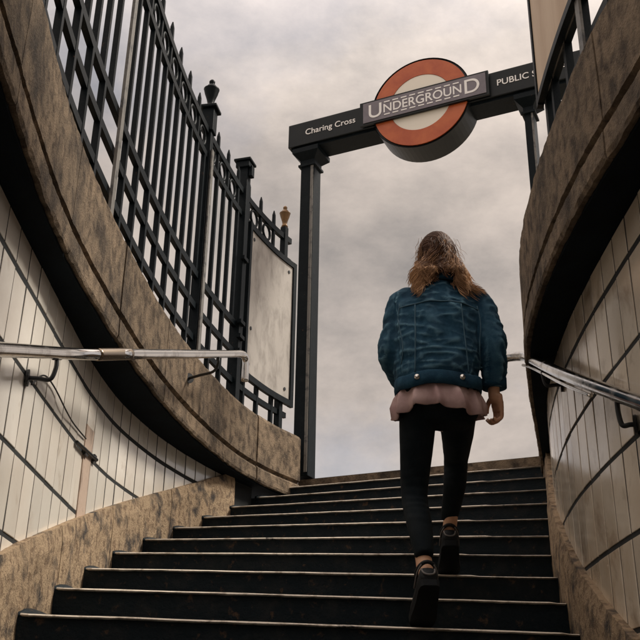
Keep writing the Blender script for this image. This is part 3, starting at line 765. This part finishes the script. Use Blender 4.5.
# shirt hem below the jacket
b = MB(); rs = []
for i, (h, g, w_) in enumerate([(1.30, -.012, 0), (1.235, -.008, 0), (1.20, -.002, .2), (1.175, .010, .6), (1.14, .017, 1), (1.10, .020, 1.2), (1.098, .014, 1.2), (1.14, .008, 1), (1.20, -.008, 0), (1.30, -.016, 0)]):
    r = []
    for k in range(110):
        t = 2 * math.pi * k / 110
        f = (math.sin(t * 9 + .8 + 1.5 * math.sin(t * 2)) * .008 + (1 - abs(math.sin(t * 6.5 + 2.1 + h * 5)))**2 * .030 - .006 + .006 * noise.noise(Vector((t * 5, h * 14, 0)))) * w_
        low = 1 if h < 1.12 else (.4 if h < 1.15 else 0)
        dz = (.016 * math.sin(t * 3 + 1.0) + .012 * noise.noise(Vector((math.cos(t) * 4, math.sin(t) * 4, 2)))) * low
        r.append(P(.478 + (.162 + g + f) * math.cos(t), 3.535 + (.126 + g + f) * math.sin(t), h + dz))
    rs.append(r)
b.rings(rs, cap=False); b.build('shirt', M_SHIRT, person, smooth=True)

# denim jacket
b = MB()
b.rings([oval(P(.478, 3.540, 1.215), .170, .136, 32, 2.5), oval(P(.479, 3.548, 1.29), .178, .135, 32, 2.5), oval(P(.482, 3.565, 1.40), .186, .132, 32, 2.5), oval(P(.488, 3.58, 1.51), .188, .128, 32, 2.4),
         oval(P(.496, 3.592, 1.60), .178, .115, 32, 2.3), oval(P(.502, 3.605, 1.67), .130, .090, 32, 2.2), oval(P(.503, 3.615, 1.715), .085, .072, 32, 2), oval(P(.503, 3.615, 1.745), .076, .070, 32, 2)])
limb(b, [P(.43, 3.60, 1.625), shL + Vector((-.004, 0, -.015)), shL.lerp(elL, .5) + Vector((-.012, 0, 0)), elL + Vector((-.004, -.008, 0)), elL.lerp(wrL, .6), wrL + Vector((.005, .01, 0))], [.060, .065, .057, .051, .046, .041])
limb(b, [P(.575, 3.60, 1.63), shR + Vector((.004, 0, -.012)), shR.lerp(elR, .5) + Vector((.012, 0, 0)), elR, elR.lerp(wrR, .55), wrR + Vector((0, 0, .022))], [.060, .066, .058, .052, .047, .042])
jk = bake(b, .0062, 9)
for q in jk.v:
    n_ = Vector((q.x - .488, q.y - 3.575, 0)); n_ = n_.normalized() if n_.length > 0 else n_
    u = q.x * .8 + q.z * .9; w_ = q.x - q.z * .35
    rdg = lambda v_: (1 - abs(noise.noise(v_)) * 2.2)
    big = noise.noise(Vector((u * 6, q.y * 5, w_ * 10))) * .012
    big += rdg(Vector((w_ * 11, q.y * 6, u * 5))) * .0065 + rdg(Vector((q.x * 7 + 3, q.y * 6, q.z * 17 + q.x * 8))) * .006 + rdg(Vector((q.x * 13 - q.z * 9, q.y * 9, q.z * 26))) * .0035
    if q.z - Z0 < 1.36: big += .004 * rdg(Vector((q.x * 9, q.y * 6, q.z * 40)))
    arm = max(0, abs(q.x - .49) - .17) / .04
    if arm > 0: big = big * .75 + .007 * rdg(Vector((q.x * 16, q.y * 14, q.z * 15 + q.y * 12))) * min(1, arm)
    q += n_ * (big - .004) * 1.15
    q.x = .488 + (q.x - .488) * (.955 - .02 * min(1, max(0, (1.45 - (q.z - Z0)) / .2)) * (1 if abs(q.x - .488) < .2 else 0))
jacket = jk.build('jacket', M_DENIM, person, smooth=True)
# seams, waistband, buttons, collar, cuffs are parts of the jacket
jacket_loc = PO
def jpart(mb, name, mt, smooth=True):
    me = mb.mesh(name, PO, smooth); me.materials.append(mt); o = bpy.data.objects.new(name, me); COL.objects.link(o); o.parent = jacket; return o
b = MB(); rs = []
for h, g in ((1.192, .0), (1.192, .010), (1.215, .013), (1.242, .012), (1.248, .004), (1.248, -.006)):
    rs.append([q + Vector((0, 0, .006 * math.sin(i * .7))) for i, q in enumerate(oval(P(.478, 3.540, h), .162 + g, .138 + g, 40, 2.5))])
b.rings(rs, cap=False, closed=True); jpart(b, 'waistband', M_DENIM_FLAT)
for bx in (-.098, .078):
    y_ = 3.540 - .138 * (1 - abs(bx / .18)**2.5)**(1 / 2.5) - .013
    jpart(MB().tube([P(.478 + bx, y_ + .006, 1.222), P(.478 + bx, y_ - .004, 1.222)], .0105, 14), 'button', M_BUTTON)
from mathutils.bvhtree import BVHTree
jb = BVHTree.FromPolygons([tuple(q) for q in jk.v], jk.f)
def on_back(x, h):
    r = jb.ray_cast(P(x, 3.0, h), Vector((0, 1, 0)))
    return (r[0] if r[0] is not None else P(x, 3.5, h)) + Vector((0, -.0005, 0))
for line in ([(.327 + .006 * math.sin(i / 3), 1.30 + .28 * i / 20) for i in range(21)], [(.652 - .006 * math.sin(i / 3), 1.30 + .28 * i / 20) for i in range(21)], [(.325 + .33 * i / 24, 1.565 + .012 * math.cos((i - 12) / 6)) for i in range(25)], [(.375 + .014 * i / 20, 1.25 + .315 * i / 20) for i in range(21)], [(.585 - .010 * i / 20, 1.25 + .315 * i / 20) for i in range(21)]):
    jpart(MB().tube([on_back(x, h) for x, h in line], .0032, 6), 'seam', M_SEAM)
b = MB(); rs = []
for h, rx, ry in ((1.70, .090, .078), (1.750, .078, .074), (1.755, .082, .078), (1.740, .094, .088), (1.700, .118, .100), (1.69, .114, .096)):
    rs.append(oval(P(.503, 3.613, h), rx, ry, 32, 2.1, tilt=-.12))
b.rings(rs, cap=False, closed=True); jpart(b, 'collar', M_DENIM_FLAT)
jpart(MB().tube([wrR + Vector((-.001, 0, .052)), wrR + Vector((0, 0, .012))], [.052, .050], 20), 'cuff', M_DENIM_FLAT)

# shoes: loft of vertical slices from heel to toe
def shoe(ank, pitch, yaw):
    R = Matrix.Rotation(yaw, 3, 'Z') @ Matrix.Rotation(-pitch, 3, 'X')
    def T(x, y, z_): return ank + R @ Vector((x, y, z_ - .085))
    sl = [(-.058, .022, .034, .070), (-.050, .032, .02, .078), (-.02, .036, .012, .074), (.03, .038, .012, .070), (.075, .041, .012, .064), (.12, .046, .012, .052), (.165, .044, .014, .043), (.195, .033, .018, .036), (.208, .015, .022, .03)]
    b = MB(); rs = []
    for y, w, z0, z1 in sl:
        rs.append([T(w * math.copysign(abs(math.cos(t))**.75, math.cos(t)), y, (z0 + z1) / 2 + (z1 - z0) / 2 * math.copysign(abs(math.sin(t))**.8, math.sin(t))) for t in [2 * math.pi * k / 20 for k in range(20)]])
    b.rings(rs); s_ = b.build('shoe', M_SHOE, person, smooth=True)
    def sub(mb, nm, mt, sm=True):
        me = mb.mesh(nm, PO, sm); me.materials.append(mt); o = bpy.data.objects.new(nm, me); COL.objects.link(o); o.parent = s_
    b = MB(); rs = []
    for y, w, z0, z1 in sl:
        w *= 1.07; lift = .012 * max(0, (y - .12) / .09)
        rs.append([T(-w, y * 1.03, .022 + lift), T(w, y * 1.03, .022 + lift), T(w * .96, y * 1.03, -.004 + lift + (.006 if abs(y) < .03 else 0)), T(-w * .96, y * 1.03, -.004 + lift + (.006 if abs(y) < .03 else 0))])
    b.rings(rs); sub(b, 'sole', M_SOLE, False)
    col_ = [T(.036 * math.cos(t), -.014 + .046 * math.sin(t), .082 + .010 * math.sin(t)**2 - .004 * math.sin(t)) for t in [2 * math.pi * k / 24 for k in range(24)]]
    sub(MB().tube(col_, .0075, 8, closed=True), 'collar', M_SHOE)
    sub(MB().tube(smooth_path([T(-.024, -.052, .070), T(-.018, -.062, .045), T(0, -.064, .038), T(.018, -.062, .045), T(.024, -.052, .070)], 4), .0035, 6), 'heel_trim', M_TRIM)
    for s2 in (-1, 1):
        sub(MB().tube(smooth_path([T(s2 * .022, -.055, .088), T(s2 * .036, -.03, .070), T(s2 * .041, .03, .05)], 4), .003, 6), 'side_trim', M_TRIM)
shoe(ankL, RAD(30), RAD(3)); shoe(ankR, RAD(22), RAD(-5))

# hair: locks drawn back to a clip, loose waves below
hv, hf, tone = [], [], []
def lock(path, r0, r1, t0, t1, seg=4):
    b = MB(); n = len(path); rr = [r0 + (r1 - r0) * i / (n - 1) for i in range(n)]; rr[-1] *= .3
    b.tube(path, rr, seg)
    o = len(hv); hv.extend(b.v); hf.extend([tuple(i + o for i in f) for f in b.f])
    for i in range(n): tone.extend([min(1, max(0, t0 + (t1 - t0) * i / (n - 1)))] * seg)
clip = head + Vector((.022, -.102, .030))
ell_c = head + Vector((0, -.006, .012))
def shell(q, k=1.0):
    q = q - ell_c; q = Vector((q.x / .082, q.y / .102, q.z / .112)).normalized() * k
    return ell_c + Vector((q.x * .082, q.y * .102, q.z * .112))
b = MB()
b.rings([[ell_c + Vector((.078 * math.sin(t) * math.cos(p_), .097 * math.sin(t) * math.sin(p_) - .004, .110 * math.cos(t))) for p_ in [2 * math.pi * k / 24 for k in range(24)]] for t in np.linspace(.1, 2.0, 14)])
hv.extend(b.v); hf.extend(b.f); tone.extend([.08] * len(b.v))
for i in range(1100):       # strands from the hairline combed back to the clip
    a = random.uniform(-math.pi * .98, math.pi * .98); el = random.uniform(-.25, 1.5)
    s0 = ell_c + Vector((.081 * math.sin(a) * math.cos(el), .098 * math.cos(a) * math.cos(el) * .9, .112 * math.sin(el)))
    band = noise.noise(Vector((a * 3, el * 2, 0))) * .18
    lift = 1.0 + .02 * random.random() + .025 * noise.noise(Vector((a * 5, el * 3, 5)))
    mid = [shell(s0.lerp(clip, k / 8), lift) for k in range(1, 8)]
    t_ = .22 + band + random.gauss(0, .06)
    lock(smooth_path([s0] + mid + [clip + Vector((random.uniform(-.006, .006), random.uniform(-.008, .006), random.uniform(-.010, .010)))], 2), random.uniform(.0013, .0026), .0018, t_, t_ + .1)
def drape(x, y, zz, hd):
    rc_ = jb.ray_cast(Vector((x, 3.0, zz)), Vector((0, 1, 0)))
    if rc_[0] is not None: y = min(y, rc_[0].y - .005 - hd)
    w_ = min(1, max(0, (1.84 - (zz - Z0)) / .10)) * min(1, max(0, (.14 - abs(x - .503)) / .04))
    return min(y, y + (3.506 - hd - y) * w_)
for c_i in range(46):      # wavy clumps falling over the shoulders
    ca = -1.55 + 3.1 * (c_i + random.uniform(-.3, .3)) / 45
    sd_ = math.sin(ca); ph = random.uniform(0, 6.28); fq = random.uniform(9, 15); am = random.uniform(.010, .020)
    ln = (.125 + .095 * abs(sd_)) * random.uniform(.8, 1.15); out_x = sd_ * random.uniform(.025, .065) + random.gauss(0, .012)
    ct = .38 + .36 * abs(sd_)**1.3 + random.gauss(0, .10); hd0 = random.uniform(0, .020); root_el = random.uniform(-.6, .45)
    for j in range(40):
        a = ca + random.gauss(0, .05); jx, jy = random.gauss(0, .005), random.gauss(0, .005); l2 = ln * random.uniform(.75, 1.06); p2 = ph + random.gauss(0, .25)
        s0 = ell_c + Vector((.076 * math.sin(a), -.092 * math.cos(a), .085 * math.sin(root_el) + random.gauss(0, .012)))
        pts_ = [s0]
        for k in range(1, 13):
            t = k / 12; fan = .35 + .65 * t
            x = s0.x + sd_ * .006 * min(1, t * 5) - sd_ * .020 * math.sin(t * 3.14) + out_x * t**1.5 + am * math.sin(p2 + t * fq) * t + jx * fan
            y = s0.y - .016 * math.cos(a) * min(1, t * 5) - .022 * math.sin(t * 2.8) + am * .8 * math.cos(p2 + t * fq) * t + jy * fan
            zz = s0.z - l2 * t
            pts_.append(Vector((x, drape(x, y, zz, hd0 * t + .006 * random.random()) if t > .2 else y, zz)))
        tn = ct + random.gauss(0, .12)
        lock(smooth_path(pts_, 2), random.uniform(.0011, .0021), .0008, tn - .25, tn + .2)
for c_i in range(7):       # twisted tail hanging from the clip, blonder
    ph = random.uniform(0, 6.28); dx = -.045 + .015 * c_i + random.gauss(0, .006); ln = random.uniform(.08, .13); ct = random.uniform(.45, .95)
    for j in range(22):
        jx = random.gauss(0, .0035); jy = random.gauss(0, .004)
        pts_ = [clip + Vector((dx * t**1.2 + .007 * math.sin(ph + t * 8) * t + jx, -.018 * math.sin(t * 2.4) - .004 + jy, -ln * t)) for t in np.linspace(0, 1, 9)]
        pts_ = [Vector((q.x, min(q.y, shell(q, 1.06).y) if abs(q.z - ell_c.z) < .07 else q.y, q.z)) for q in pts_]
        tn = ct + random.gauss(0, .1)
        lock(smooth_path(pts_, 2), .0026, .0012, tn - .2, tn + .1)
for side_, tgt, up_k in ((-1, Vector((-.066, -.062, -.050)), .050), (1, Vector((.066, -.062, -.045)), .045), (-1, Vector((-.030, -.095, -.075)), .018)):   # twisted ropes swept back to the clip
    for j in range(34):
        ph = j / 70 * 6.283 * 3; rad_ = .0075 * math.sqrt(random.random()); tn = random.gauss(.82, .14)
        pts_ = []
        for t in np.linspace(0, 1, 14):
            c0 = clip.lerp(head + tgt, t) + Vector((0, 0, up_k * math.sin(t * 3.14) * .35))
            c0 = shell(c0, 1.07) if t < .85 else shell(c0, 1.07) + Vector((0, -.004, -.01 * (t - .85)))
            w2 = ph + t * 9
            pts_.append(c0 + Vector((math.cos(w2) * rad_ * .7, -abs(math.sin(w2)) * rad_ * .6, math.sin(w2) * rad_)))
        end = pts_[-1]; sp_ = random.uniform(-.005, .04); ln_ = random.uniform(.04, .10)
        for k in range(1, 7):
            pts_.append(end + Vector((side_ * sp_ * (k / 6)**1.5 + .009 * math.sin(ph + k * 1.3), -.012 * k / 6, -ln_ * k / 6)))
        pts_ = [Vector((q.x, drape(q.x, q.y, q.z, .018) if q.z - Z0 < 1.80 else q.y, q.z)) for q in pts_]
        lock(smooth_path(pts_, 2), .0018, .0009, tn - .1, tn + .1)
for i in range(150):        # fly-away strands
    sg = random.choice((-1, 1)); ph = random.uniform(0, 6); k0 = random.uniform(.3, 1)
    s0 = ell_c + Vector((sg * random.uniform(.06, .085), random.uniform(-.07, 0), random.uniform(-.10, .07)))
    lock(smooth_path([s0 + Vector((sg * .035 * k0 * t + .009 * math.sin(ph + t * 7) * t, -.02 * t, -.09 * t + .012 * math.cos(ph + t * 7) * t)) for t in np.linspace(0, 1, 8)], 2), .0008, .0005, .5, .8, 3)
hb = MB(); hb.v = hv; hb.f = hf
hair = hb.build('hair', M_HAIR, person, smooth=True)
at = hair.data.attributes.new('tone', 'FLOAT', 'POINT'); at.data.foreach_set('value', tone)
cm = hair.data
cp = MB().box(clip + Vector((0, -.006, 0)), (.034, .012, .016), Matrix.Rotation(.3, 3, 'Y'))
me = cp.mesh('hair_clip', PO); me.materials.append(M_BLACK); o = bpy.data.objects.new('hair_clip', me); COL.objects.link(o); o.parent = hair
